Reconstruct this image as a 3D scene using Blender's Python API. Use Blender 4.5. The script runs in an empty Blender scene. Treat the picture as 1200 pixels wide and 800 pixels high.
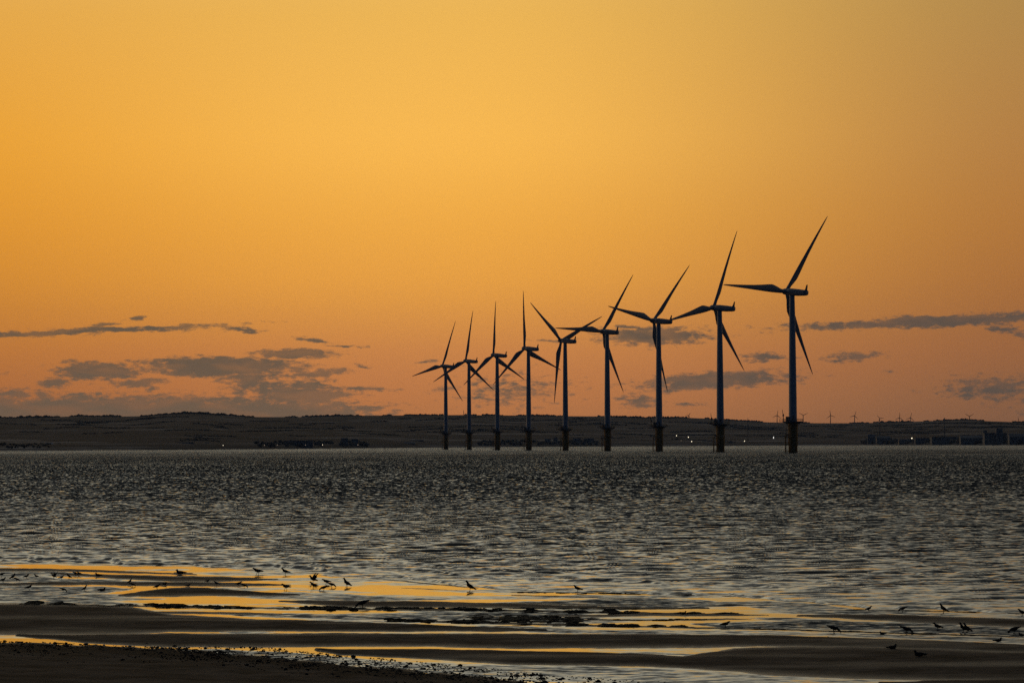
import bpy, bmesh, math, random
import numpy as np
from mathutils import Vector, Matrix
R = math.radians
random.seed(7)
rng = np.random.default_rng(11)
scene = bpy.context.scene
C = scene.collection

# ------------------------------------------------------------------ camera
F = 4530.0                       # focal length in photograph pixels (1200 wide)
CAM_H = 5.1
PITCH = math.atan((520.2 - 400) / F)
ROLL = R(0.25)
Fw = Vector((0, math.cos(PITCH), math.sin(PITCH)))
R0 = Vector((1, 0, 0)); U0 = Vector((0, -math.sin(PITCH), math.cos(PITCH)))
Rt = R0 * math.cos(ROLL) - U0 * math.sin(ROLL)
Up = U0 * math.cos(ROLL) + R0 * math.sin(ROLL)
cam = bpy.data.cameras.new('camera')
camo = bpy.data.objects.new('camera', cam); C.objects.link(camo)
cam.sensor_width = 36.0; cam.lens = 36.0 * F / 1200.0
cam.clip_start = 0.5; cam.clip_end = 80000
m = Matrix((Rt, Up, -Fw)).transposed().to_4x4()
m.translation = Vector((0, 0, CAM_H))
camo.matrix_world = m
scene.camera = camo

# ------------------------------------------------------------------ view
scene.view_settings.view_transform = 'Standard'
scene.view_settings.look = 'None'
scene.view_settings.exposure = 0.0
scene.view_settings.gamma = 1.0
scene.cycles.max_bounces = 5
scene.cycles.diffuse_bounces = 2
scene.cycles.glossy_bounces = 3
scene.cycles.use_denoising = False
scene.cycles.caustics_reflective = False
scene.cycles.caustics_refractive = False


def lin(c):
    out = []
    for v in c:
        v /= 255.0
        out.append(v / 12.92 if v <= 0.04045 else ((v + 0.055) / 1.055) ** 2.4)
    return (*out, 1.0)


# ------------------------------------------------------------------ sky
SUN_AZ, SUN_EL = -62.0, 2.0      # degrees, azimuth from +Y towards +X
world = bpy.data.worlds.new('World'); scene.world = world
world.use_nodes = True
try:
    world.cycles.sampling_method = 'MANUAL'; world.cycles.sample_map_resolution = 512
except Exception:
    pass
nt = world.node_tree; N = nt.nodes; L = nt.links
N.clear()


def wn(t, **k):
    n = N.new(t)
    for a, b in k.items():
        setattr(n, a, b)
    return n


def wmath(op, a, b=None, c=None, clamp=False):
    n = wn('ShaderNodeMath', operation=op, use_clamp=clamp)
    for i, v in enumerate((a, b, c)):
        if v is None:
            continue
        if isinstance(v, (int, float)):
            n.inputs[i].default_value = v
        else:
            L.new(v, n.inputs[i])
    return n.outputs[0]


def smooth(v, lo, hi, a=0.0, b=1.0):
    n = wn('ShaderNodeMapRange', interpolation_type='SMOOTHSTEP')
    L.new(v, n.inputs[0])
    for i, q in enumerate((lo, hi, a, b)):
        n.inputs[i + 1].default_value = q
    return n.outputs[0]


def ramp(v, stops):
    n = wn('ShaderNodeValToRGB')
    cr = n.color_ramp; cr.interpolation = 'LINEAR'
    for i, (e, c) in enumerate(stops):
        p = e / 90.0
        el_ = cr.elements[i] if i < 2 else cr.elements.new(p)
        el_.position = p; el_.color = lin(c)
    L.new(v, n.inputs[0])
    return n.outputs[0]


def mix(f, a, b):
    n = wn('ShaderNodeMix', data_type='RGBA')
    if isinstance(f, float): n.inputs[0].default_value = f
    else: L.new(f, n.inputs[0])
    for s, v in ((6, a), (7, b)):
        if isinstance(v, tuple): n.inputs[s].default_value = v
        else: L.new(v, n.inputs[s])
    return n.outputs[2]


tc = wn('ShaderNodeTexCoord')
sep = wn('ShaderNodeSeparateXYZ'); L.new(tc.outputs['Generated'], sep.inputs[0])
dx, dy, dz = sep.outputs
el = wmath('MULTIPLY', wmath('ARCSINE', dz), 180 / math.pi)
az = wmath('MULTIPLY', wmath('ARCTAN2', dx, dy), 180 / math.pi)
elt = wmath('MULTIPLY', el, 1 / 90.0, clamp=True)
HI = [(11, (240, 218, 168)), (17, (236, 230, 206)), (27, (150, 149, 140)), (42, (76, 80, 82)), (90, (42, 48, 56))]  # unseen sky above the view; lower stops brightened to lift the sea's reflections
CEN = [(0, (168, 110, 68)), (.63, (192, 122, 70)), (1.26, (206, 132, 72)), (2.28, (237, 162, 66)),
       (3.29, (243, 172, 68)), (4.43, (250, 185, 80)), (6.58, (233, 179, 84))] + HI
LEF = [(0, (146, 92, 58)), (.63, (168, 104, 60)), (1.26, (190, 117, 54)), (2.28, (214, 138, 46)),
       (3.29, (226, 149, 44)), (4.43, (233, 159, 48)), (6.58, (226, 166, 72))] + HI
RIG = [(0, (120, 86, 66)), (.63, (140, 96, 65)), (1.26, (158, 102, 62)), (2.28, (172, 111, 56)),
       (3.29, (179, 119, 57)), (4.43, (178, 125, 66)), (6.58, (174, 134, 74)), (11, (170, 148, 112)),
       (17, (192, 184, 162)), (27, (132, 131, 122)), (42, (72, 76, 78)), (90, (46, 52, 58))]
BAK = [(0, (22, 33, 48)), (6, (22, 36, 57)), (25, (24, 38, 58)), (90, (44, 50, 58))]
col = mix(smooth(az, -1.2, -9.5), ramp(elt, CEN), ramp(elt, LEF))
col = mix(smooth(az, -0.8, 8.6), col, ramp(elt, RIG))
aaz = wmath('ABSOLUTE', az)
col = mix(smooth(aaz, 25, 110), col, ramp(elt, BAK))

# clouds: soft bodies of vapour placed by azimuth / elevation on the sky
cxyz = wn('ShaderNodeCombineXYZ'); L.new(az, cxyz.inputs[0]); L.new(el, cxyz.inputs[1])
DEG = 180 / math.pi / F
HY = lambda px: 520.2 - math.tan(ROLL) * (px - 600)
# x, y, half width, half height (photograph pixels), tilt in degrees, strength
CL = [(85, 390, 200, 4.8, 2.4, 1.15), (200, 383, 72, 2.6, 2.0, .9), (122, 382, 24, 2.2, 0, .7), (160, 374, 13, 2.6, 4, .7),
      (285, 387, 30, 3.0, -3, .8), (366, 398, 28, 3.0, -5, 1.0), (408, 404, 26, 1.7, -4, .8), (345, 415, 62, 6.0, 0, 1.1),
      (118, 436, 58, 12, -2, 1.2), (262, 430, 112, 12.5, -1, 1.45), (215, 426, 50, 8, 4, 1.1), (370, 438, 40, 6.5, 4, 1.0),
      (63, 449, 24, 7, 0, .9), (162, 449, 34, 6, 6, .8), (180, 455, 11, 6, 0, .7), (292, 446, 42, 11, 0, 1.0), (284, 460, 15, 16, 30, .6),
      (352, 461, 64, 19, -3, 1.1), (14, 462, 26, 7, 2, 1.0), (48, 461, 18, 4, 0, .8), (100, 466, 38, 7, 0, .7),
      (130, 488, 320, 25, 0, 1.9), (340, 484, 130, 17, 0, 1.1), (190, 472, 60, 7, 0, .8), (90, 474, 60, 6, 0, .8), (425, 429, 12, 3.2, -4, .7), (425, 457, 40, 3.4, 0, .6), (435, 476, 36, 3, 0, .5),
      (765, 394, 84, 12, 0, 1.1), (738, 383, 26, 3.4, 0, .7), (838, 446, 112, 11, 2, 1.15), (893, 418, 38, 5.5, 0, .9),
      (750, 471, 30, 9, 0, .7), (812, 474, 20, 3.4, 0, .6), (1085, 378, 185, 7, 1.8, 1.4), (1210, 372, 90, 8, 0, 1.0),
      (1182, 388, 36, 7, -14, .65), (1000, 417, 36, 4.6, 2, .8), (980, 421, 20, 2.4, 0, .6), (1165, 455, 70, 15, 0, .65),
      (1040, 436, 12, 2, 0, .4), (600, 458, 60, 18, 0, .42), (498, 423, 16, 2.4, 2, .5), (640, 398, 20, 2, 0, .5), (520, 456, 30, 2.5, 0, .4),
      (-120, 392, 130, 6, 0, 1.0), (-90, 440, 90, 12, 0, 1.0), (1330, 440, 110, 16, 0, 1.0), (1300, 480, 120, 8, 0, .6)]
nz = wn('ShaderNodeTexNoise', noise_dimensions='2D'); nz.inputs['Scale'].default_value = 1.0
nz.inputs['Detail'].default_value = 7; nz.inputs['Roughness'].default_value = .66
mp = wn('ShaderNodeMapping'); mp.inputs['Scale'].default_value = (5.0, 14.0, 1)
L.new(cxyz.outputs[0], mp.inputs[0]); L.new(mp.outputs[0], nz.inputs['Vector'])
nz2 = wn('ShaderNodeTexNoise', noise_dimensions='2D'); nz2.inputs['Scale'].default_value = 1.0
nz2.inputs['Detail'].default_value = 5
mp2 = wn('ShaderNodeMapping'); mp2.inputs['Scale'].default_value = (1.2, 5.0, 1); mp2.inputs['Location'].default_value = (5, 3, 0)
L.new(cxyz.outputs[0], mp2.inputs[0]); L.new(mp2.outputs[0], nz2.inputs['Vector'])
# bend the outlines
wob = wn('ShaderNodeVectorMath', operation='MULTIPLY_ADD')
L.new(nz2.outputs['Color'], wob.inputs[0]); wob.inputs[1].default_value = (.5, .16, 0)
off = wn('ShaderNodeVectorMath', operation='ADD'); L.new(cxyz.outputs[0], off.inputs[0]); off.inputs[1].default_value = (-.25, -.08, 0)
L.new(off.outputs[0], wob.inputs[2])
tot = None
for x, y, hw, hh, tilt, s in CL:
    mpn = wn('ShaderNodeMapping', vector_type='TEXTURE')
    mpn.inputs['Location'].default_value = ((x - 600) * DEG, (HY(x) - y) * DEG, 0)
    mpn.inputs['Rotation'].default_value = (0, 0, R(tilt))
    mpn.inputs['Scale'].default_value = (hw * 1.06 * DEG, hh * 1.14 * DEG, 1)
    L.new(wob.outputs[0], mpn.inputs[0])
    ln = wn('ShaderNodeVectorMath', operation='LENGTH'); L.new(mpn.outputs[0], ln.inputs[0])
    v = wmath('MULTIPLY_ADD', ln.outputs['Value'], -s, s)
    tot = v if tot is None else wmath('MAXIMUM', tot, v)
tot = wmath('MAXIMUM', tot, -1.0)
dens = wmath('ADD', wmath('MULTIPLY', tot, 1.25), wmath('MULTIPLY', wmath('SUBTRACT', nz.outputs['Fac'], .55), 2.5))
alpha = smooth(dens, -.18, .62, 0, .95)
ccol = mix(smooth(az, -2, 7), mix(smooth(el, .3, 2.0), lin((110, 92, 74)), lin((94, 83, 68))), lin((92, 80, 70)))
alpha = wmath('MULTIPLY', alpha, smooth(nz2.outputs['Fac'], .3, .65, .78, 1.0))
col = mix(alpha, col, ccol)

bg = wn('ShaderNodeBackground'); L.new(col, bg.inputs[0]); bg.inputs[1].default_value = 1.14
sky = wn('ShaderNodeTexSky', sky_type='NISHITA'); sky.sun_disc = False
sky.sun_elevation = R(SUN_EL); sky.sun_rotation = R(SUN_AZ); sky.dust_density = 3.0
bg2 = wn('ShaderNodeBackground'); L.new(sky.outputs[0], bg2.inputs[0]); bg2.inputs[1].default_value = 0.05
SKYMIX = 0.06
mx = wn('ShaderNodeMixShader'); mx.inputs[0].default_value = SKYMIX
L.new(bg.outputs[0], mx.inputs[1]); L.new(bg2.outputs[0], mx.inputs[2])
out = wn('ShaderNodeOutputWorld'); L.new(mx.outputs[0], out.inputs[0])

# ------------------------------------------------------------------ sun (last glow, very low at the left)
sl = bpy.data.lights.new('sun', 'SUN'); so = bpy.data.objects.new('sun', sl); C.objects.link(so)
sl.energy = 0.08; sl.angle = R(12); sl.color = (1.0, .80, .58)
sd = Vector((math.sin(R(SUN_AZ)) * math.cos(R(SUN_EL)), math.cos(R(SUN_AZ)) * math.cos(R(SUN_EL)), math.sin(R(SUN_EL))))
so.rotation_euler = sd.to_track_quat('Z', 'Y').to_euler()


# ------------------------------------------------------------------ helpers
def ray(px, py):
    d = Fw * F + Rt * (px - 600.0) + Up * (400.0 - py)
    return d


def ground(px, py, z=0.0):
    d = ray(px, py); t = (z - CAM_H) / d.z
    return Vector((d.x * t, d.y * t, z))


def ground_np(px, py, z=0.0):
    dxx = Fw.x * F + Rt.x * (px - 600.0) + Up.x * (400.0 - py)
    dyy = Fw.y * F + Rt.y * (px - 600.0) + Up.y * (400.0 - py)
    dzz = Fw.z * F + Rt.z * (px - 600.0) + Up.z * (400.0 - py)
    t = (z - CAM_H) / dzz
    return dxx * t, dyy * t


def at(px, D, py=None):
    """point at distance D along the view, in the column px (height from py if given)"""
    d = ray(px, 400 if py is None else py)
    k = D / d.y
    return Vector((d.x * k, D, CAM_H + d.z * k if py is not None else 0))


def tag(o, label=None, cat=None, group=None, kind=None):
    if label: o['label'] = label
    if cat: o['category'] = cat
    if group: o['group'] = group
    if kind: o['kind'] = kind
    return o


def empty(name, loc, rz=0.0):
    o = bpy.data.objects.new(name, None); C.objects.link(o)
    o.location = loc; o.rotation_euler = (0, 0, rz); o.empty_display_size = .1
    return o


def link(name, me, mat=None, parent=None):
    o = bpy.data.objects.new(name, me); C.objects.link(o)
    if mat and not me.materials: me.materials.append(mat)
    if parent: o.parent = parent
    return o


def mesh_of(bm, name, smooth_=False):
    me = bpy.data.meshes.new(name); bm.to_mesh(me); bm.free()
    if smooth_:
        for p in me.polygons: p.use_smooth = True
    return me


def box(bm, c, s, rot=None):
    r = bmesh.ops.create_cube(bm, size=1.0)['verts']
    M = Matrix.Translation(c) @ (rot if rot else Matrix.Identity(4)) @ Matrix.Diagonal((s[0], s[1], s[2], 1))
    bmesh.ops.transform(bm, matrix=M, verts=r)
    return r


def tube(bm, a, b, r0, r1=None, seg=8):
    a = Vector(a); b = Vector(b); r1 = r0 if r1 is None else r1
    d = b - a
    v = bmesh.ops.create_cone(bm, cap_ends=True, segments=seg, radius1=r0, radius2=r1, depth=d.length)['verts']
    M = Matrix.Translation((a + b) / 2) @ d.to_track_quat('Z', 'Y').to_matrix().to_4x4()
    bmesh.ops.transform(bm, matrix=M, verts=v)
    return v


def ball(bm, c, s, sub=2, rot=None):
    v = bmesh.ops.create_icosphere(bm, subdivisions=sub, radius=1.0)['verts']
    M = Matrix.Translation(c) @ (rot if rot else Matrix.Identity(4)) @ Matrix.Diagonal((s[0], s[1], s[2], 1))
    bmesh.ops.transform(bm, matrix=M, verts=v)
    return v


def lathe(bm, prof, seg=32):
    rings = []
    for r, z in prof:
        rings.append([bm.verts.new((r * math.cos(2 * math.pi * k / seg), r * math.sin(2 * math.pi * k / seg), z)) for k in range(seg)])
    for a, b in zip(rings, rings[1:]):
        for k in range(seg):
            bm.faces.new((a[k], a[(k + 1) % seg], b[(k + 1) % seg], b[k]))
    bm.faces.new(rings[0][::-1]); bm.faces.new(rings[-1])


def grid_mesh(name, X, Y, Z, attrs=None):
    nr, nc = X.shape
    me = bpy.data.meshes.new(name)
    co = np.stack([X, Y, Z], -1).reshape(-1, 3).astype(np.float32)
    idx = np.arange(nr * nc, dtype=np.int32).reshape(nr, nc)
    q = np.stack([idx[:-1, :-1], idx[:-1, 1:], idx[1:, 1:], idx[1:, :-1]], -1).reshape(-1, 4)
    me.vertices.add(len(co)); me.vertices.foreach_set('co', co.ravel())
    me.loops.add(q.size); me.loops.foreach_set('vertex_index', q.ravel())
    me.polygons.add(len(q))
    me.polygons.foreach_set('loop_start', np.arange(0, q.size, 4, dtype=np.int32))
    me.polygons.foreach_set('use_smooth', np.ones(len(q), dtype=bool))
    me.update(calc_edges=True)
    for k, v in (attrs or {}).items():
        a = me.attributes.new(k, 'FLOAT', 'POINT'); a.data.foreach_set('value', v.astype(np.float32).ravel())
    return me


def blobs_mesh(name, centers, sizes, sub=1, jit=.25, seed=1):
    """many small lumpy bodies as one mesh (only for uncountable stuff)"""
    bm = bmesh.new(); bmesh.ops.create_icosphere(bm, subdivisions=sub, radius=1.0)
    bv = np.array([v.co[:] for v in bm.verts]); bf = np.array([[v.index for v in f.verts] for f in bm.faces]); bm.free()
    g = np.random.default_rng(seed)
    V = []; Fc = []
    for i, (c, s) in enumerate(zip(centers, sizes)):
        a = g.uniform(0, 6.28); ca, sa = math.cos(a), math.sin(a)
        v = bv * (1 + g.uniform(-jit, jit, (len(bv), 1))) * np.array(s)
        v = np.stack([v[:, 0] * ca - v[:, 1] * sa, v[:, 0] * sa + v[:, 1] * ca, v[:, 2]], -1) if abs(s[0] - s[1]) < .3 * s[0] else v
        V.append(v + np.array(c)); Fc.append(bf + i * len(bv))
    V = np.concatenate(V).astype(np.float32); Fc = np.concatenate(Fc).astype(np.int32)
    me = bpy.data.meshes.new(name)
    me.vertices.add(len(V)); me.vertices.foreach_set('co', V.ravel())
    me.loops.add(Fc.size); me.loops.foreach_set('vertex_index', Fc.ravel())
    me.polygons.add(len(Fc)); me.polygons.foreach_set('loop_start', np.arange(0, Fc.size, 3, dtype=np.int32))
    me.update(calc_edges=True)
    return me


# ------------------------------------------------------------------ materials
def mat(name, base=(.5, .5, .5), rough=.6, spec=.5, noise=0.0, nscale=1.0, metal=0.0, stretch=(1, 1, 1)):
    m_ = bpy.data.materials.new(name); m_.use_nodes = True
    t = m_.node_tree; b = t.nodes['Principled BSDF']
    b.inputs['Roughness'].default_value = rough; b.inputs['Metallic'].default_value = metal
    b.inputs['Specular IOR Level'].default_value = spec
    if noise:
        tx = t.nodes.new('ShaderNodeTexNoise'); tx.inputs['Scale'].default_value = nscale; tx.inputs['Detail'].default_value = 5
        mp_ = t.nodes.new('ShaderNodeMapping'); mp_.inputs['Scale'].default_value = stretch
        g = t.nodes.new('ShaderNodeNewGeometry'); t.links.new(g.outputs['Position'], mp_.inputs[0]); t.links.new(mp_.outputs[0], tx.inputs['Vector'])
        cr = t.nodes.new('ShaderNodeValToRGB')
        cr.color_ramp.elements[0].position = .3; cr.color_ramp.elements[1].position = .7
        cr.color_ramp.elements[0].color = (*[c * (1 - noise) for c in base], 1)
        cr.color_ramp.elements[1].color = (*[c * (1 + noise) for c in base], 1)
        t.links.new(tx.outputs['Fac'], cr.inputs[0]); t.links.new(cr.outputs[0], b.inputs['Base Color'])
    else:
        b.inputs['Base Color'].default_value = (*base, 1)
    return m_


def emit(name, c, s):
    m_ = mat(name, (.8, .8, .8)); b = m_.node_tree.nodes['Principled BSDF']
    b.inputs['Emission Color'].default_value = (*c, 1); b.inputs['Emission Strength'].default_value = s
    return m_


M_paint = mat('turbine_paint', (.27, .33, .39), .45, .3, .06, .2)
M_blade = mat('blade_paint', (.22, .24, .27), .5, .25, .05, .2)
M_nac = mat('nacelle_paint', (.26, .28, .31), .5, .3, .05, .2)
M_yellow = mat('weathered_yellow_paint', (.27, .155, .045), .7, .2, .35, .5, stretch=(1, 1, .3))
M_steel = mat('dark_galvanised_steel', (.10, .10, .10), .6, .3, .2, .8)
M_hill = mat('hill', (.05, .05, .05), .95, .05)
M_wood = mat('woodland', (.058, .054, .048), .95, .05, .4, .05)
M_roofpale = mat('pale_metal_roof', (.42, .42, .44), .6, .3, .1, .05)
M_roofdark = mat('dark_slate_roof', (.14, .14, .145), .8, .2, .2, .05)
M_wall = mat('weathered_cladding', (.20, .19, .18), .9, .2, .2, .05)
M_wallpale = mat('pale_render', (.26, .24, .22), .9, .2, .15, .05)
M_lamp = emit('lamp_glow', (1.0, .86, .6), 2.2)
M_lampwhite = emit('lamp_glow_white', (1.0, .97, .9), 1.3)
M_weed = mat('seaweed', (.012, .012, .010), .9, .12, .4, 6)
M_pebble = mat('pebble', (.030, .027, .024), .85, .15, .5, 3)
M_bird = mat('gull_plumage', (.05, .048, .046), .9, .1, .4, 9)
M_birdpale = mat('gull_plumage_pale', (.16, .155, .15), .9, .1, .4, 7)
M_buoy = mat('buoy_paint', (.05, .06, .05), .6, .3)


def slope_normal(t, scale, stretch, ax, ay, bias, extra=None):
    """surface normal tilted by a random slope field (small wavelets too fine to model)"""
    g = t.nodes.new('ShaderNodeNewGeometry')
    mp_ = t.nodes.new('ShaderNodeMapping'); mp_.inputs['Scale'].default_value = stretch
    t.links.new(g.outputs['Position'], mp_.inputs[0])
    tx = t.nodes.new('ShaderNodeTexNoise'); tx.inputs['Scale'].default_value = scale
    tx.inputs['Detail'].default_value = 4; tx.inputs['Roughness'].default_value = .65
    t.links.new(mp_.outputs[0], tx.inputs['Vector'])
    s = t.nodes.new('ShaderNodeVectorMath'); s.operation = 'SUBTRACT'
    t.links.new(tx.outputs['Color'], s.inputs[0]); s.inputs[1].default_value = (.5, .5 + bias, .5)
    k = t.nodes.new('ShaderNodeVectorMath'); k.operation = 'MULTIPLY'
    t.links.new(s.outputs[0], k.inputs[0]); k.inputs[1].default_value = (ax, ay, 0)
    last = k.outputs[0]
    if extra is not None:
        e = t.nodes.new('ShaderNodeVectorMath'); e.operation = 'SCALE'
        t.links.new(last, e.inputs[0]); t.links.new(extra, e.inputs['Scale']); last = e.outputs[0]
    a = t.nodes.new('ShaderNodeVectorMath'); a.operation = 'ADD'
    t.links.new(g.outputs['Normal'], a.inputs[0]); t.links.new(last, a.inputs[1])
    n = t.nodes.new('ShaderNodeVectorMath'); n.operation = 'NORMALIZE'
    t.links.new(a.outputs[0], n.inputs[0])
    return n.outputs[0]


def water_mat(name, base, rough, scale, stretch, ax, ay, bias, attr):
    m_ = bpy.data.materials.new(name); m_.use_nodes = True
    t = m_.node_tree; b = t.nodes['Principled BSDF']
    b.inputs['Base Color'].default_value = (*base, 1); b.inputs['Roughness'].default_value = rough
    b.inputs['IOR'].default_value = 1.33
    at_ = t.nodes.new('ShaderNodeAttribute'); at_.attribute_name = attr
    t.links.new(slope_normal(t, scale, stretch, ax, ay, bias, at_.outputs['Fac']), b.inputs['Normal'])
    return m_


M_sea = water_mat('sea_water', (.008, .010, .011), .06, 3.4, (.55, .9, 1.0), .8, 1.15, .19, 'chop')
M_pool = water_mat('pool_water', (.020, .018, .016), .07, 3.0, (.6, 1.0, 1.0), .9, 1.5, .20, 'ripple')


def sand_mat():
    m_ = bpy.data.materials.new('sand'); m_.use_nodes = True
    t = m_.node_tree; b = t.nodes['Principled BSDF']
    g = t.nodes.new('ShaderNodeNewGeometry')
    mp_ = t.nodes.new('ShaderNodeMapping'); mp_.inputs['Scale'].default_value = (.9, .75, 1)
    t.links.new(g.outputs['Position'], mp_.inputs[0])
    tx = t.nodes.new('ShaderNodeTexNoise'); tx.inputs['Scale'].default_value = .8; tx.inputs['Detail'].default_value = 8
    tx.inputs['Roughness'].default_value = .72
    t.links.new(mp_.outputs[0], tx.inputs['Vector'])
    cr = t.nodes.new('ShaderNodeValToRGB')
    cr.color_ramp.elements[0].position = .40; cr.color_ramp.elements[1].position = .60
    cr.color_ramp.elements[0].color = (.012, .011, .011, 1); cr.color_ramp.elements[1].color = (.092, .079, .070, 1)
    t.links.new(tx.outputs['Fac'], cr.inputs[0])
    ga = t.nodes.new('ShaderNodeAttribute'); ga.attribute_name = 'gravel'
    gm = t.nodes.new('ShaderNodeMix'); gm.data_type = 'RGBA'; t.links.new(ga.outputs['Fac'], gm.inputs[0])
    t.links.new(cr.outputs[0], gm.inputs[6]); gm.inputs[7].default_value = (.014, .013, .013, 1)
    t.links.new(gm.outputs[2], b.inputs['Base Color'])
    wet = t.nodes.new('ShaderNodeAttribute'); wet.attribute_name = 'wet'
    mr = t.nodes.new('ShaderNodeMapRange'); mr.inputs[3].default_value = .95; mr.inputs[4].default_value = .30
    t.links.new(wet.outputs['Fac'], mr.inputs[0]); t.links.new(mr.outputs[0], b.inputs['Roughness'])
    ms = t.nodes.new('ShaderNodeMapRange'); ms.inputs[3].default_value = .03; ms.inputs[4].default_value = .45
    t.links.new(wet.outputs['Fac'], ms.inputs[0]); t.links.new(ms.outputs[0], b.inputs['Specular IOR Level'])
    bp = t.nodes.new('ShaderNodeBump'); bp.inputs['Strength'].default_value = .5; bp.inputs['Distance'].default_value = .03
    tn = t.nodes.new('ShaderNodeTexNoise'); tn.inputs['Scale'].default_value = 9; tn.inputs['Detail'].default_value = 4
    t.links.new(g.outputs['Position'], tn.inputs['Vector']); t.links.new(tn.outputs['Fac'], bp.inputs['Height'])
    t.links.new(bp.outputs[0], b.inputs['Normal'])
    return m_


M_sand = sand_mat()


def hill_mat():
    t = M_hill.node_tree; b = t.nodes['Principled BSDF']
    g = t.nodes.new('ShaderNodeNewGeometry')
    mp_ = t.nodes.new('ShaderNodeMapping'); mp_.inputs['Scale'].default_value = (.0035, .0011, 1)
    t.links.new(g.outputs['Position'], mp_.inputs[0])
    vo = t.nodes.new('ShaderNodeTexVoronoi'); vo.inputs['Scale'].default_value = 1.0
    t.links.new(mp_.outputs[0], vo.inputs['Vector'])
    sp = t.nodes.new('ShaderNodeSeparateColor'); t.links.new(vo.outputs['Color'], sp.inputs[0])
    cr = t.nodes.new('ShaderNodeValToRGB')
    e = cr.color_ramp.elements
    e[0].position = 0; e[0].color = (.010, .011, .016, 1); e[1].position = 1; e[1].color = (.26, .24, .23, 1)
    x_ = e.new(.78); x_.color = (.020, .021, .028, 1)
    t.links.new(sp.outputs[0], cr.inputs[0])
    nz_ = t.nodes.new('ShaderNodeTexNoise'); nz_.inputs['Scale'].default_value = .012; nz_.inputs['Detail'].default_value = 6; nz_.inputs['Roughness'].default_value = .7
    m2 = t.nodes.new('ShaderNodeMapping'); m2.inputs['Scale'].default_value = (1, .35, 1)
    t.links.new(g.outputs['Position'], m2.inputs[0]); t.links.new(m2.outputs[0], nz_.inputs['Vector'])
    mr = t.nodes.new('ShaderNodeMapRange'); mr.inputs[1].default_value = .38; mr.inputs[2].default_value = .62; mr.inputs[3].default_value = .25; mr.inputs[4].default_value = 1.9
    t.links.new(nz_.outputs['Fac'], mr.inputs[0])
    ml = t.nodes.new('ShaderNodeVectorMath'); ml.operation = 'SCALE'
    t.links.new(cr.outputs[0], ml.inputs[0]); t.links.new(mr.outputs[0], ml.inputs['Scale'])
    t.links.new(ml.outputs[0], b.inputs['Base Color'])


hill_mat()


# ------------------------------------------------------------------ noise
def vnoise(x, y, seed=0):
    """smooth value noise"""
    xi = np.floor(x).astype(np.int64); yi = np.floor(y).astype(np.int64)
    xf = x - xi; yf = y - yi
    xf = xf * xf * (3 - 2 * xf); yf = yf * yf * (3 - 2 * yf)

    def h(a, b):
        n = (a * 374761393 + b * 668265263 + seed * 982451653) & 0xffffffff
        n = ((n ^ (n >> 13)) * 1274126177) & 0xffffffff
        return ((n ^ (n >> 16)) & 0xffff) / 65535.0
    return (h(xi, yi) * (1 - xf) + h(xi + 1, yi) * xf) * (1 - yf) + (h(xi, yi + 1) * (1 - xf) + h(xi + 1, yi + 1) * xf) * yf


def fbm(x, y, seed=0, o=4):
    s = 0; a = .5
    for i in range(o):
        s = s + a * vnoise(x * 2 ** i, y * 2 ** i, seed + i * 7); a *= .5
    return s / (1 - .5 ** o)


def sstep(x, a, b):
    t = np.clip((x - a) / (b - a), 0, 1); return t * t * (3 - 2 * t)


# ------------------------------------------------------------------ sea
EDGE = np.array([(-900, 640), (-300, 652), (0, 658), (60, 660), (200, 663.5), (280, 666.5), (340, 671), (400, 675.5), (480, 679), (520, 683), (560, 688), (600, 691.5),
                 (680, 694), (800, 697), (880, 700), (940, 705), (1000, 711), (1100, 715), (1200, 718), (1500, 726), (2100, 740)], float)
edge_y = lambda px: np.interp(px, EDGE[:, 0], EDGE[:, 1])


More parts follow.
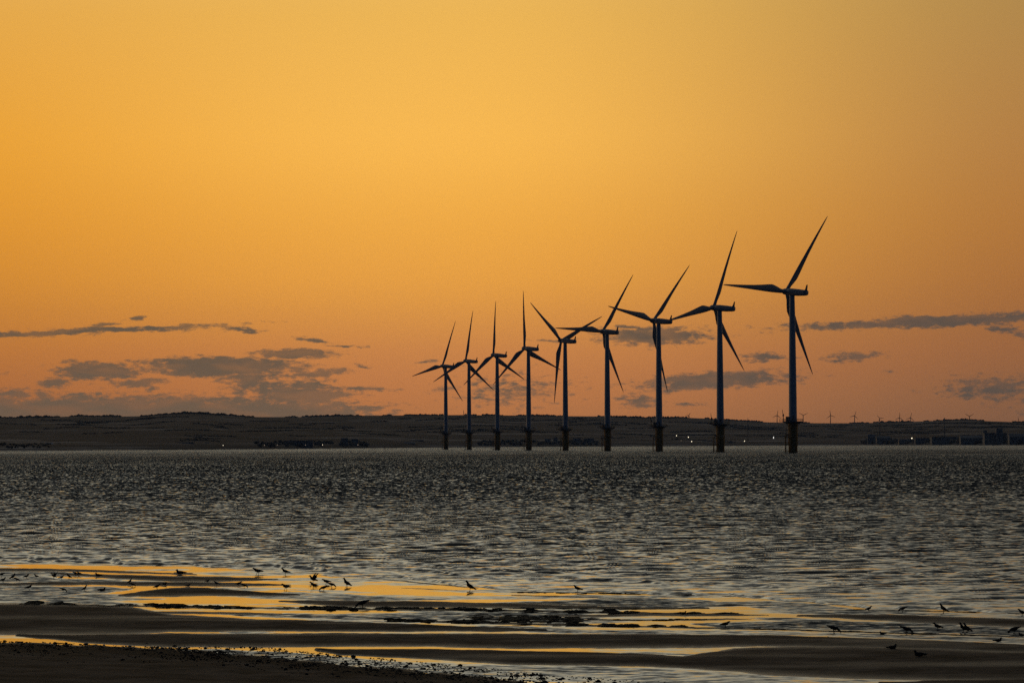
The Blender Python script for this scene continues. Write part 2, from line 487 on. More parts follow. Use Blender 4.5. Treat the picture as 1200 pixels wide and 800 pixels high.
def build_sea():
    cols = np.concatenate([np.arange(-900, -100, 25), np.arange(-100, -4, 6), np.arange(-4, 1204, 1.4), np.arange(1204, 1300, 6), np.arange(1300, 2101, 25)])
    sx, sy = ground_np(cols, edge_y(cols) + .8 * np.sin(cols * .05) + .5 * np.sin(cols * .13 + 1))
    u = sx / sy
    Y = [118.0]
    while Y[-1] < 1500: Y.append(Y[-1] + max(.26, .00105 * Y[-1]))
    while Y[-1] < 14000: Y.append(Y[-1] * 1.009)
    rows = np.array(Y)
    # rows start at each column's own shoreline
    base = rows - rows[0]
    frac = np.exp(-base / 300.0)
    Yg = rows[:, None] + frac[:, None] * (sy[None, :] - rows[0])
    Xg = Yg * u[None, :]
    offs = Yg - sy[None, :]
    Z = np.zeros_like(Yg)
    g = np.random.default_rng(5)
    n = 96
    lam = np.exp(g.uniform(np.log(.8), np.log(4.5), n))
    th = g.normal(-math.pi / 2 + .14, .44, n)
    amp = lam ** .9 * np.exp(-(lam / 2.0) ** 2 * .6); amp /= np.sqrt((amp ** 2).sum() / 2)
    ph = g.uniform(0, 6.28, n)
    for l_, t_, a_, p_ in zip(lam, th, amp, ph):
        k = 2 * math.pi / l_
        Z += a_ * np.sin(k * (Xg * math.cos(t_) + Yg * math.sin(t_)) + p_)
    sw = np.zeros_like(Z)
    for i in range(12):
        l_ = g.uniform(4.5, 10); t_ = g.normal(-math.pi / 2 + .1, .22); k = 2 * math.pi / l_
        sw += np.sin(k * (Xg * math.cos(t_) + Yg * math.sin(t_)) + g.uniform(0, 6.28))
    sw *= (.018 + .022 * sstep(offs, 60, 400)) / math.sqrt(6) * sstep(offs, 2, 20)
    gust = .55 + .9 * fbm(Xg / 45 + 9, Yg / 160, 3, 3)
    rms = .028 + .030 * sstep(offs, 1, 30) + .030 * sstep(offs, 100, 500) + .05 * sstep(offs, 500, 2000)
    Z = 1.9 * np.tanh(Z / 1.9); Z = Z + .12 * Z * np.abs(Z)
    Z = Z * rms * gust + .8 * sw
    # low swash ridges close to the sand
    warp = 2.6 * (fbm(Xg / 20, offs / 40, 21, 4) - .5) * 2
    for o_, hgt, w in ((1.4, .085, .42), (5.5, .11, .65), (11.5, .075, .7), (19, .045, .8)):
        d = offs - o_ - warp
        prof = np.where(d < 0, np.exp(-(d / (w * .45)) ** 2), np.exp(-(d / (w * 1.5)) ** 2))
        patch = sstep(fbm(Xg / 9.0 + o_ * 3, offs / 60 + o_, 31, 3), .38 - .12 * (o_ < 2), .60 - .12 * (o_ < 2))
        Z += hgt * prof * patch
    Z = Z * sstep(offs, -.1, 1.0) + .006
    chop = .44 + .26 * sstep(offs, 30, 120) + .85 * sstep(offs, 90, 330) + .50 * sstep(offs, 300, 700) - .72 * sstep(offs, 1100, 3500)
    chop = chop * (.62 + .44 * fbm(Xg / 22, Yg / 60, 77, 3) + .38 * fbm(Xg / 90, Yg / 260, 78, 2))
    me = grid_mesh('sea', Xg, Yg, Z, {'chop': chop})
    o = link('sea', me, M_sea); tag(o, kind='structure')


build_sea()

# ------------------------------------------------------------------ beach: bars, pools, ripples (centre line, half thickness in photo pixels)
BARS = [  # points (x, y, half thickness), height m
    ([(-300, 666, 2), (0, 667, 2), (80, 668, 1.7), (160, 670.3, 1.2), (230, 673, .6)], .022),
    ([(60, 671.5, .4), (90, 673, 1.1), (130, 675, 2), (200, 677.6, 3), (260, 678.2, 2.8), (300, 678.4, 1.5), (326, 678.4, .1)], .028),
    ([(-300, 684.5, 1.5), (0, 684.4, 1.2), (60, 683.6, 1.9), (110, 683, 1.6), (140, 683.6, 2.1), (200, 683.7, 2.5), (270, 684.4, 2.3), (320, 685.2, 1.0), (340, 685.5, .1)], .028),
    ([(138, 697.6, .3), (165, 695.6, 2.5), (200, 693.6, 4.5), (240, 693, 4), (280, 694.5, 3), (320, 696, 1.8), (352, 696.8, .2)], .040),
    ([(326, 704, .2), (360, 705.2, 2), (400, 707, 3.4), (500, 707.8, 3.3), (600, 709.5, 2.4), (660, 711, 1.9), (760, 712.6, 1.0), (830, 712.5, .3)], .034),
    ([(-300, 725, 15), (0, 725, 14.6), (100, 725.2, 14.4), (150, 726, 13), (200, 730, 8), (300, 732, 6), (400, 733.6, 5), (500, 735.5, 3.4), (580, 737.4, 1.8), (640, 738.6, .4)], .060),
    ([(150, 717.4, .3), (200, 717.3, 1.6), (260, 718, 1.4), (330, 719, .5)], .020),
    ([(20, 745, .3), (60, 746.6, 2), (100, 748.3, 4), (200, 749.8, 6.8), (300, 749.6, 6.6), (400, 749.4, 6.9), (500, 749.6, 6.5), (600, 750.6, 7.3), (700, 750.7, 7),
      (800, 750.2, 6.8), (900, 750.2, 5.6), (1000, 752.4, 4.6), (1100, 755.4, 4.4), (1200, 759.6, 4.4), (1500, 772, 4)], .050),
    ([(370, 761, .2), (400, 764, 2.8), (500, 766, 5), (600, 770, 6.8), (700, 772, 6.2), (760, 773.5, 6), (800, 775.5, 5.6), (860, 773, 11), (900, 774, 13), (1000, 775.6, 15),
      (1100, 777.6, 15), (1200, 780.5, 14.4), (1500, 788, 14)], .060),
    ([(935, 721.5, .3), (980, 721.6, 2), (1040, 723.3, 3.4), (1100, 726, 4.2), (1200, 730, 4.3), (1500, 741, 4.5)], .036),
    ([(1030, 801, .5), (1090, 802.5, 5), (1200, 804, 8), (1500, 812, 12)], .05),
    ([(205, 671.4, 1.2), (225, 671.6, .3)], .02),
    ([(-300, 709, .5), (0, 709.3, .5), (150, 709.6, .7), (200, 710.8, .9), (400, 713.4, .9), (600, 715.2, .8), (760, 718, .7), (870, 719.6, .3)], .024),
    ([(455, 727.6, .3), (500, 728, .8), (600, 730.6, 1.0), (740, 733.8, .8), (900, 737, .5), (1200, 746, .5)], .024),
    ([(430, 677.6, .2), (470, 680.4, .7), (520, 685, .6), (560, 689, .2)], .012),
    ([(470, 688.8, .2), (500, 689.6, .6), (540, 691.4, .2)], .010),
    ([(600, 697.2, .3), (660, 698.4, .6), (700, 699.5, .2)], .012),
    ([(700, 700.5, .3), (730, 701, .8), (760, 701.6, .2)], .014),
    ([(600, 706, .4), (680, 708, 1.0), (760, 708.8, .3)], .016),
    ([(640, 721, .3), (700, 721.4, 1.5), (760, 719.6, 1.6), (860, 720.4, .8), (900, 720.6, .2)], .022),
    ([(690, 726.4, .3), (760, 726.2, .9), (850, 725.4, .9), (880, 725.2, .2)], .016),
]
RIPS = [
    ([(-300, 672, 3), (0, 672, 3), (60, 672, 2.6), (110, 674, 1.6), (130, 675, .2)], .8),
    ([(-300, 679.5, 2), (0, 679.5, 1.4), (60, 679, 1.8), (120, 679.6, 1.2), (140, 679.8, .2)], .8),
    ([(-300, 691.5, 5), (0, 691.5, 4.8), (60, 691.5, 4.8), (120, 691, 4), (152, 690, .6)], .85),
    ([(250, 697, .5), (290, 697.5, 2.2), (340, 697.6, 4.4), (400, 699, 4.6), (440, 700.6, 2.6), (520, 702, .5)], .7),
    ([(340, 690.5, .3), (400, 692.5, 1.5), (440, 694, .4)], .4),
    ([(240, 718, .5), (300, 720, 2.2), (400, 722, 3), (460, 722, 4), (520, 721, 5.5), (600, 722, 6), (660, 723, 6), (690, 723.5, 3), (700, 724, .4)], .9),
    ([(560, 706, .3), (640, 707, 3), (700, 706.5, 5), (760, 706, 5.6), (820, 707, 4.6), (860, 708, 2), (880, 708.5, .2)], .95),
    ([(560, 733, .3), (620, 737, 3.4), (700, 740, 2.2), (800, 740, 2.4), (900, 741, 2.4), (1000, 743.5, 2), (1200, 750, 3), (1500, 760, 3)], .6),
    ([(810, 731, .3), (850, 732, 3), (950, 732, 4.6), (1050, 734.5, 5), (1120, 737, 4.6), (1200, 740.5, 4), (1500, 750, 4)], .95),
    ([(880, 724, .5), (930, 726, 2.5), (1000, 729.5, 1.6), (1040, 731, .3)], .6),
    ([(260, 740.5, .3), (290, 740.8, 2.0), (320, 740, .3)], .5),
    ([(690, 765.5, .3), (760, 766.4, 2.6), (820, 768.5, 2.4), (840, 768, .3)], .6),
    ([(400, 776, 4), (500, 782, 6), (600, 788, 9), (700, 790, 10), (800, 794, 9), (900, 797, 8), (1000, 800, 6), (1030, 801, 2)], .55),
    ([(940, 714, .3), (1000, 716, 1.0), (1060, 718, .3)], .4),
    ([(180, 762, .5), (250, 764, 3.5), (330, 768, 4.5), (400, 774, 4.5), (460, 778, 3)], .65),
    ([(850, 706, .5), (900, 709, 5), (960, 713, 6), (1010, 716.5, 1.6), (1060, 718, .3)], .7),
]
UP_EDGE = np.array([(-600, 742), (-300, 746), (0, 751.5), (50, 753), (100, 755.5), (150, 757.6), (200, 760), (250, 763), (300, 768), (350, 773), (400, 778.5), (450, 782.5), (500, 787), (550, 791.5),
                    (600, 796.5), (650, 801), (750, 808), (900, 815), (1200, 818), (1600, 822)], float)
up_y = lambda px: np.interp(px, UP_EDGE[:, 0], UP_EDGE[:, 1])


def lens(PX, PY, pts, jit=None):
    p = np.array(pts, float)
    yc = np.interp(PX, p[:, 0], p[:, 1]); ht = np.interp(PX, p[:, 0], p[:, 2], left=0, right=0) * 1.13
    q = (PY - yc + (jit if jit is not None else 0)) / np.maximum(ht, .05)
    v = 1 - q * q
    return np.where(ht <= .06, -9, v)


def beach_fields(PX, PY):
    WX, WY = ground_np(PX, PY)
    j = 1.1 * (fbm(PX / 34, PY / 5, 2, 4) - .5) + .8 * (fbm(PX / 9, PY / 2.2, 8, 3) - .5)
    H = np.full(PX.shape, -.014)
    for pts, h in BARS:
        v = lens(PX, PY, pts, j)
        H = np.maximum(H, np.where(v > -3, -.014 + (h + .014) * np.clip(.35 + .65 * v, -.0, 1) if True else H, H) * (v > -.55) + (-.014) * (v <= -.55))
    H += .022 * (fbm(WX / 3.2, WY / 1.6, 4, 5) - .5) + .010 * (fbm(WX / .7, WY / .9, 44, 3) - .5)
    rip = np.zeros(PX.shape)
    for pts, s in RIPS:
        v = lens(PX, PY, pts, j * 1.4)
        rip = np.maximum(rip, s * sstep(v, -.1, .5))
    # upper beach
    ue = up_y(PX) + 3.0 * (fbm(PX / 22, PY / 4, 14, 4) - .5)
    d = PY - ue
    Hu = .010 * np.clip(d, -3, 60)
    Hu = Hu + .05 * sstep(d, 0, 8) * (fbm(WX / .8, WY / 2.5, 41, 4) - .45)
    H = np.where(d > -3, np.maximum(H, Hu), H)
    # stony strip beside it
    ps = sstep(d, -15, -3) * sstep(PX, 180, 300) * (1 - sstep(PX, 980, 1050))
    H = H + ps * .035 * (fbm(WX / .35, WY / 1.6, 51, 3) - .5)
    return H, rip, d


def build_beach():
    cols = np.concatenate([np.arange(-400, -10, 10), np.arange(-10, 1210, 2.5), np.arange(1210, 1601, 10)])
    rows = np.concatenate([np.arange(638, 830, .34), np.arange(830, 1000, 4)])
    PX, PY = np.meshgrid(cols, rows)
    H, rip, d = beach_fields(PX, PY)
    zz = .010 * np.clip(PY - up_y(PX), 0, 60)
    X, Y = ground_np(PX, PY, zz)
    # the sea bed falls away seaward of the shoreline
    sea = np.clip(edge_y(PX) - PY, 0, 30)
    Z = H - .05 * sea
    gravel = sstep(d, -2, 1) * (1 - sstep(d + 5 * (fbm(PX / 30, PY / 5, 66, 3) - .5), 6, 12)) * (1 - sstep(PX, 420, 640))
    wet = np.maximum(np.clip(1 - np.abs(H) / .034, 0, 1) * .8, .02 + 1.3 * np.clip(fbm(X / 5, Y / 2.2, 23, 5) - .48, 0, 1)) * (1 - sstep(d, -1, 3))
    me = grid_mesh('sand', X, Y, Z, {'wet': wet, 'gravel': gravel})
    o = link('beach', me, M_sand); tag(o, kind='structure')
    # the dry back of the beach, behind and beside the camera
    gx, gy = np.meshgrid(np.linspace(-160, 160, 81), np.linspace(-60, 60, 61))
    gz = .55 + 2.6 * sstep(gy, 55, -20) + .25 * (fbm(gx / 9, gy / 9, 5, 4) - .5)
    gz[-1] = .2
    me = grid_mesh('dry_sand', gx, gy, gz, {'wet': np.zeros_like(gx)})
    tag(link('beach', me, M_sand), kind='structure')
    # standing water left by the tide
    cols = np.concatenate([np.arange(-400, 0, 12), np.arange(0, 1201, 4), np.arange(1212, 1601, 12)])
    rows = np.arange(640, 836, .5)
    PX, PY = np.meshgrid(cols, rows)
    _, rip, d = beach_fields(PX, PY)
    X, Y = ground_np(PX, PY)
    me = grid_mesh('pool_water', X, Y, np.zeros_like(X), {'ripple': np.maximum(rip * (.55 + .9 * fbm(X / 3, Y / 3.5, 27, 4)), .055 + .9 * sstep(fbm(X / 5.0, Y / 3.0, 19, 5), .47 - .08 * sstep(PX, 620, 760), .62) * (.45 + .25 * sstep(PX, 560, 760) + .35 * (1 - sstep(PX, 150, 320))) * (1 - .75 * sstep(PY, 736, 740)) + .14 * sstep(PX, 640, 800) * fbm(X / 1.5, Y / 2, 29, 3))})
    tag(link('tide_pool_water', me, M_pool), kind='structure')


build_beach()

# ------------------------------------------------------------------ far shore and hills
SH = np.array([(-600, 5.5), (0, 5.5), (200, 5.0), (400, 4.13), (600, 3.3), (800, 3.1), (1000, 3.05), (1200, 3.9), (1800, 4.2)], float)
shore_D = lambda px: CAM_H * F / np.interp(px, SH[:, 0], SH[:, 1])
RG = np.array([(-600, 487), (-200, 488), (0, 490.5), (60, 490), (90, 488.5), (140, 489), (170, 488.5), (195, 486.5), (215, 485.2), (240, 486), (270, 488), (300, 489.5), (350, 489.5), (400, 488),
               (470, 487.5), (540, 487), (600, 487.5), (660, 488.3), (700, 488.6), (740, 490), (780, 490.5), (800, 490), (825, 491), (850, 493), (900, 495.5), (960, 496.5), (1000, 496.5),
               (1050, 495.5), (1090, 494), (1130, 492.6), (1150, 494), (1200, 495.8), (1400, 498), (1800, 494)], float)
ridge_y = lambda px: np.interp(px, RG[:, 0], RG[:, 1])
hy_np = lambda px: 520.2 - math.tan(ROLL) * (px - 600)
RIDGE_BACK = 4200.0


def hill_z(px, t):
    """height of the land at column px, t = 0 at the shore, 1 at the ridge"""
    Dr = shore_D(px) + RIDGE_BACK
    zr = CAM_H + (hy_np(px) - ridge_y(px)) * Dr / F
    s = np.where(t < 1, np.clip(t, 0, 1) ** .85, 1 - .5 * (t - 1))
    und = 10 * (fbm(px / 60, t * 5, 61, 3) - .5) * np.sin(np.pi * np.clip(t, 0, 1))
    return 2.2 * sstep(t, 0, .01) + zr * s + und


def hill_pt(px, t):
    D = float(shore_D(px) + RIDGE_BACK * t)
    p = at(px, D); p.z = float(hill_z(np.array(float(px)), np.array(float(t))))
    return p


def build_hills():
    cols = np.arange(-600, 1801, 4.0)
    ts = np.concatenate([[-.01], np.linspace(0, 1, 46), [1.1, 1.3, 1.6, 2.0]])
    PX, T = np.meshgrid(cols, ts)
    D = shore_D(PX) + RIDGE_BACK * T
    d = [ray(c, 400) for c in cols]
    u = np.array([v.x / v.y for v in d])
    Z = hill_z(PX, T); Z[0] = -3
    me = grid_mesh('hills', D * u[None, :], D, Z)
    tag(link('hills', me, M_hill), kind='structure')
    # woodland along the ridge
    cs, ss = [], []
    for px in np.arange(-150, 1350, 1.3):
        w = fbm(np.array(px / 26.0), np.array(3.3), 71, 4)
        w += .12 if px < 300 else 0
        if w < .46: continue
        t = .985 + rng.uniform(-.02, .02)
        p = hill_pt(px, t); k = p.y / F
        r = .72 * rng.uniform(1.0, 2.3) * k * (.6 + 1.3 * (w - .4))
        cs.append((p.x, p.y, p.z + r * .35)); ss.append((r * 1.5, r * 1.5, r * 1.25))
    # hedges and woods on the slopes
    for _ in range(130):
        px0 = rng.uniform(-60, 1260); t = rng.uniform(.06, .85); n = int(rng.uniform(8, 36)); dt = rng.uniform(-.003, .003)
        for i in range(n):
            p = hill_pt(px0 + i * 1.8, min(.95, max(.03, t + dt * i + rng.normal(0, .004)))); k = p.y / F
            r = rng.uniform(.5, 1.1) * k
            cs.append((p.x, p.y, p.z + r * .3)); ss.append((r * 1.7, r * 1.7, r))
    for x0, x1, hpx in ((1012, 1052, 3.2), (1052, 1100, 2.0), (1100, 1210, 4.0), (300, 390, 2.4), (0, 60, 1.6), (400, 430, 3), (560, 700, 2.2)):
        for px in np.arange(x0, x1, 1.5):
            p = hill_pt(px, rng.uniform(.01, .06)); k = p.y / F
            r = hpx * k * rng.uniform(.6, 1.1)
            cs.append((p.x, p.y, p.z + r * .3)); ss.append((r * 1.3, r * 1.3, r))
    o = link('woodland', blobs_mesh('woodland', cs, ss, 1, .3, 3), M_wood)
    tag(o, 'dark woods and hedges along the far ridge and slopes', 'woodland', kind='stuff')


build_hills()


# ------------------------------------------------------------------ offshore wind turbines
def blade_mesh():
    st = [(.012, -.75, .75, .75, 0), (.04, -.8, .8, .75, 5), (.09, -.85, 1.15, .6, 9), (.15, -.85, 2.1, .5, 11), (.21, -.82, 2.75, .42, 11), (.28, -.80, 2.5, .36, 9), (.38, -.72, 2.0, .28, 7),
          (.5, -.62, 1.5, .21, 5), (.62, -.52, 1.15, .16, 3), (.75, -.42, .82, .11, 2), (.87, -.32, .55, .08, 1), (.95, -.22, .36, .05, 0), (.985, -.13, .2, .03, 0), (1.0, -.03, .05, .015, 0)]
    bm = bmesh.new(); rings = []; RB = 47.1; n = 14
    for f, le, te, th, tw in st:
        c = (le + te) / 2; h = (te - le) / 2 * 1.18; th *= 1.35; ring = []
        for k in range(n):
            a = 2 * math.pi * k / n
            x = c + h * math.cos(a); y = th * math.sin(a) * (1 - .45 * max(0, math.cos(a)) * min(1, f * 8))
            ct, s_ = math.cos(R(tw)), math.sin(R(tw))
            ring.append(bm.verts.new((x * ct - y * s_, x * s_ + y * ct - 1.5 * f * f, f * RB)))
        rings.append(ring)
    for a, b in zip(rings, rings[1:]):
        for k in range(n): bm.faces.new((a[k], a[(k + 1) % n], b[(k + 1) % n], b[k]))
    bm.faces.new(rings[0][::-1]); bm.faces.new(rings[-1])
    return mesh_of(bm, 'blade', True)


def nacelle_mesh():
    bm = bmesh.new(); rings = []; n = 20
    for y, w, zt, zb in ((2.6, 1.35, 1.35, -1.35), (2.2, 1.65, 1.7, -1.6), (0, 1.8, 1.85, -1.8), (-5, 1.75, 1.75, -1.7), (-9.2, 1.6, 1.55, -1.35), (-10.2, 1.4, 1.45, -1.05)):
        ring = []
        for k in range(n):
            a = 2 * math.pi * k / n; ca, sa = math.cos(a), math.sin(a)
            q = lambda v: math.copysign(abs(v) ** .6, v)
            ring.append(bm.verts.new((w * q(ca), y, (zt + zb) / 2 + (zt - zb) / 2 * q(sa))))
        rings.append(ring)
    for a, b in zip(rings, rings[1:]):
        for k in range(n): bm.faces.new((a[k], b[k], b[(k + 1) % n], a[(k + 1) % n]))
    bm.faces.new(rings[0]); bm.faces.new(rings[-1][::-1])
    return mesh_of(bm, 'nacelle', True)


def make_turbine_meshes():
    T = {}
    bm = bmesh.new(); lathe(bm, [(2.12, 16.1), (2.12, 16.5), (2.05, 22), (1.95, 34), (1.82, 46), (1.64, 60), (1.45, 72), (1.32, 79.2), (1.32, 80.3)], 40)
    T['tower'] = mesh_of(bm, 'tower', True)
    bm = bmesh.new(); box(bm, (0, -2.13, 17.9), (.95, .25, 2.2)); T['door'] = mesh_of(bm, 'door')
    bm = bmesh.new(); lathe(bm, [(2.3, -6), (2.3, 3.5), (2.5, 4.2), (2.5, 15.2), (2.35, 15.7), (2.35, 15.78)], 40)
    T['monopile'] = mesh_of(bm, 'monopile', True)
    bm = bmesh.new()
    lathe(bm, [(2.6, 14.9), (4.9, 15.55), (5.35, 15.6), (5.35, 16.06), (2.5, 16.06)], 24)
    box(bm, (-5.6, -.6, 15.93), (2.6, 3.0, .24))
    for k in range(6):
        a = k * math.pi / 3 + .3
        tube(bm, (2.45 * math.cos(a), 2.45 * math.sin(a), 13.6), (4.5 * math.cos(a), 4.5 * math.sin(a), 15.75), .11)
    T['platform'] = mesh_of(bm, 'platform')
    bm = bmesh.new()
    for k in range(18):
        a = 2 * math.pi * k / 18; b = 2 * math.pi * (k + 1) / 18; r = 5.2
        tube(bm, (r * math.cos(a), r * math.sin(a), 16.0), (r * math.cos(a), r * math.sin(a), 17.3), .07, seg=6)
        for z in (16.6, 17.25):
            tube(bm, (r * math.cos(a), r * math.sin(a), z), (r * math.cos(b), r * math.sin(b), z), .07, seg=6)
    pts = [(-4.6, -2.0), (-6.8, -2.0), (-6.8, .8), (-4.6, .8)]
    for (xa, ya), (xb, yb) in zip(pts, pts[1:]):
        for z in (16.6, 17.25): tube(bm, (xa, ya, z), (xb, yb, z), .045, seg=6)
        tube(bm, (xa, ya, 16.0), (xa, ya, 17.3), .05, seg=6)
    T['railing'] = mesh_of(bm, 'railing')
    bm = bmesh.new()
    tube(bm, (-4.9, -1.0, 16.0), (-4.9, -1.0, 19.9), .22, .17); tube(bm, (-4.9, -1.0, 19.0), (-5.5, -1.8, 22.1), .13, .09)
    box(bm, (-4.9, -1.0, 19.1), (.75, .7, .9)); tube(bm, (-5.45, -1.75, 21.9), (-5.45, -1.75, 18.2), .03, seg=5)
    T['crane'] = mesh_of(bm, 'crane')
    bm = bmesh.new(); box(bm, (-2.9, -.9, 17.2), (1.5, 1.3, 2.3)); box(bm, (-2.9, -.9, 18.4), (1.6, 1.4, .14))
    T['cabinet'] = mesh_of(bm, 'cabinet')
    bm = bmesh.new()
    for y in (-.95, .95):
        tube(bm, (-3.9, y, -3.0), (-3.9, y, 8.4), .22)
        tube(bm, (-3.9, y, 8.3), (-2.4, y, 9.4), .16)
        for z in (.8, 4.6, 7.9): tube(bm, (-3.9, y, z), (-2.3, y * .9, z), .13)
    for y in (-.3, .3): tube(bm, (-3.35, y, -2), (-3.35, y, 16.0), .06)
    for k in range(36): tube(bm, (-3.35, -.3, -1 + k * .46), (-3.35, .3, -1 + k * .46), .035, seg=5)
    box(bm, (-3.3, 0, 9.6), (1.9, 2.2, .12))
    T['boat_landing'] = mesh_of(bm, 'boat_landing')
    T['nacelle'] = nacelle_mesh()
    bm = bmesh.new()   # rear instrument fin and mast
    r = [bm.verts.new(p) for p in ((-.35, -10.25, 1.2), (-.35, -8.9, 1.2), (-.35, -9.5, 2.5), (-.35, -10.15, 4.3), (-.35, -10.35, 4.3))]
    s = [bm.verts.new(v.co + Vector((.7, 0, 0))) for v in r]
    bm.faces.new(r[::-1]); bm.faces.new(s)
    for k in range(5): bm.faces.new((r[k], r[(k + 1) % 5], s[(k + 1) % 5], s[k]))
    bmesh.ops.recalc_face_normals(bm, faces=bm.faces)
    T['instrument_fin'] = mesh_of(bm, 'instrument_fin')
    bm = bmesh.new(); rings = [(1.5, 2.62), (1.62, 3.2), (1.62, 4.9), (1.45, 5.7), (1.0, 6.5), (.5, 6.9), (.08, 7.0)]
    lathe(bm, rings, 28); bmesh.ops.rotate(bm, verts=bm.verts, matrix=Matrix.Rotation(R(-90), 3, 'X'), cent=(0, 0, 0))
    T['hub'] = mesh_of(bm, 'hub', True)
    T['blade'] = blade_mesh()
    return T


TM = make_turbine_meshes()
HUB_Z, ROTOR_Y, TILT = 81.6, 4.1, R(5)
TURB = [  # tower px, yaw to the line of sight, rotor phase, label
    (522.5, 49, 17, 'smallest, farthest offshore wind turbine at the left end of the row'),
    (549.8, 46, 5, 'offshore wind turbine standing second from the left end of the row'),
    (582.9, 50, 116, 'offshore wind turbine third from the left, one blade pointing almost straight up'),
    (619.6, 48, 111, 'offshore wind turbine fourth from the left, top blade leaning slightly left'),
    (662.7, 48, 66, 'middle offshore wind turbine of the row, two blades raised like a V'),
    (711.9, 45, 32, 'offshore wind turbine fourth from the right, behind the small grey cloud'),
    (772.4, 50, 40, 'offshore wind turbine third from the right, in front of the two long grey clouds'),
    (844.1, 53, 19, 'offshore wind turbine second from the right, beside the tallest one'),
    (929.2, 46, 33, 'tallest, nearest offshore wind turbine at the right end of the row'),
]


def build_turbines():
    for k, (px, psi, ph, lab) in enumerate(TURB):
        D = 1962 + 228.5 * (8 - k)
        p = at(px, D, 500); p.z = 0
        root = empty('offshore_wind_turbine', p)
        tag(root, lab, 'wind turbine', 'offshore wind turbines standing in the sea')
        azv = math.degrees(math.atan2(p.x, p.y))
        yaw = R(psi - azv)
        tw = link('tower', TM['tower'], M_paint, root)
        link('door', TM['door'], M_steel, tw)
        mo = link('monopile', TM['monopile'], M_yellow, root)
        link('boat_landing', TM['boat_landing'], M_yellow, mo)
        pl = link('platform', TM['platform'], M_steel, root)
        link('railing', TM['railing'], M_yellow, pl); link('crane', TM['crane'], M_steel, pl); link('cabinet', TM['cabinet'], M_steel, pl)
        na = link('nacelle', TM['nacelle'], M_nac, root); na.location = (0, 0, HUB_Z); na.rotation_euler = (TILT, 0, yaw)
        link('instrument_fin', TM['instrument_fin'], M_steel, na)
        hu = link('hub', TM['hub'], M_nac, root); hu.location = (0, 0, HUB_Z); hu.rotation_euler = (TILT, 0, yaw)
        rot = Matrix.Rotation(yaw, 4, 'Z') @ Matrix.Rotation(TILT, 4, 'X')
        for b in range(3):
            bl = link('blade', TM['blade'], M_blade, root)
            bl.matrix_local = Matrix.Translation((0, 0, HUB_Z)) @ rot @ Matrix.Translation((0, ROTOR_Y, 0)) @ Matrix.Rotation(R(ph + 120 * b), 4, 'Y')


build_turbines()


# ------------------------------------------------------------------ sea air
def build_haze():
    bm = bmesh.new(); box(bm, (0, 6900, 245), (7000, 14600, 530))
    m_ = bpy.data.materials.new('haze'); m_.use_nodes = True
    t = m_.node_tree; t.nodes.clear()
    o_ = t.nodes.new('ShaderNodeOutputMaterial'); v = t.nodes.new('ShaderNodeVolumePrincipled')
    v.inputs['Color'].default_value = (.44, .63, 1.0, 1); v.inputs['Density'].default_value = 1.5e-5; v.inputs['Anisotropy'].default_value = 0.0
    t.links.new(v.outputs[0], o_.inputs['Volume'])
    tag(link('haze', mesh_of(bm, 'haze'), m_), 'thin evening haze lying over the sea and far shore', 'haze', kind='stuff')


build_haze()


# ------------------------------------------------------------------ small turbines, masts, buildings and lamps on the far shore
def small_turbine(px, yhub, ybase, phase, label, t=1.03, rpx=6.2):
    D = float(shore_D(px) + RIDGE_BACK * t); k = D / F
    top = at(px, D, yhub); base = at(px, D, ybase)
    root = empty('onshore_wind_turbine', (base.x, D, base.z - 8))
    tag(root, label, 'wind turbine', 'small wind turbines on the far ridge')
    h = top.z - base.z + 8
    bm = bmesh.new(); tube(bm, (0, 0, 0), (0, 0, h), .55 * k, .36 * k, 10); link('tower', mesh_of(bm, 'tower', True), M_steel, root)
    bm = bmesh.new(); box(bm, (0, 0, h + .3 * k), (.9 * k, 2.2 * k, .9 * k)); bmesh.ops.bevel(bm, geom=bm.edges[:], offset=.15 * k, segments=2); link('nacelle', mesh_of(bm, 'nacelle'), M_steel, root)
    for b in range(3):
        bm = bmesh.new(); tube(bm, (0, 0, .1 * k), (0, 0, rpx * .22 * k), .24 * k, .40 * k, 6); tube(bm, (0, 0, rpx * .22 * k), (0, 0, rpx * k), .40 * k, .14 * k, 6)
        o = link('blade', mesh_of(bm, 'blade'), M_steel, root)
        o.location = (0, -1.4 * k, h + .3 * k); o.rotation_euler = (0, R(phase + 120 * b), 0)


for a in [(910.7, 486.8, 495.5, 8, 'tiny onshore wind turbine on the ridge just left of the tallest offshore turbine'),
          (941.3, 486.8, 497, 62, 'tiny onshore wind turbine just right of the tallest tower, blades in a Y'),
          (973.3, 486.8, 496.5, -8, 'tiny onshore wind turbine on the ridge, third from the left of the small ones'),
          (1001.5, 487.2, 496.8, 18, 'tiny onshore wind turbine on the ridge, highest hub of those right of the tallest tower'),
          (1054, 489.5, 495.6, 5, 'tiny onshore wind turbine on the ridge with a blade pointing flat left'),
          (1067, 489.6, 495.5, 12, 'tiny onshore wind turbine close right of the flat-bladed one'),
          (1136, 488, 493, 60, 'tiny onshore wind turbine on top of the rightmost rise, two blades up like a V'),
          (807, 487.0, 491.5, 30, 'lone tiny onshore wind turbine left of the second-largest offshore turbine')]:
    small_turbine(*a, rpx=4.0 if a[0] == 807 else 6.0)
small_turbine(1031, 490.5, 511, 80, 'small onshore wind turbine with its whole tower showing against the hill', t=.12, rpx=5.0)


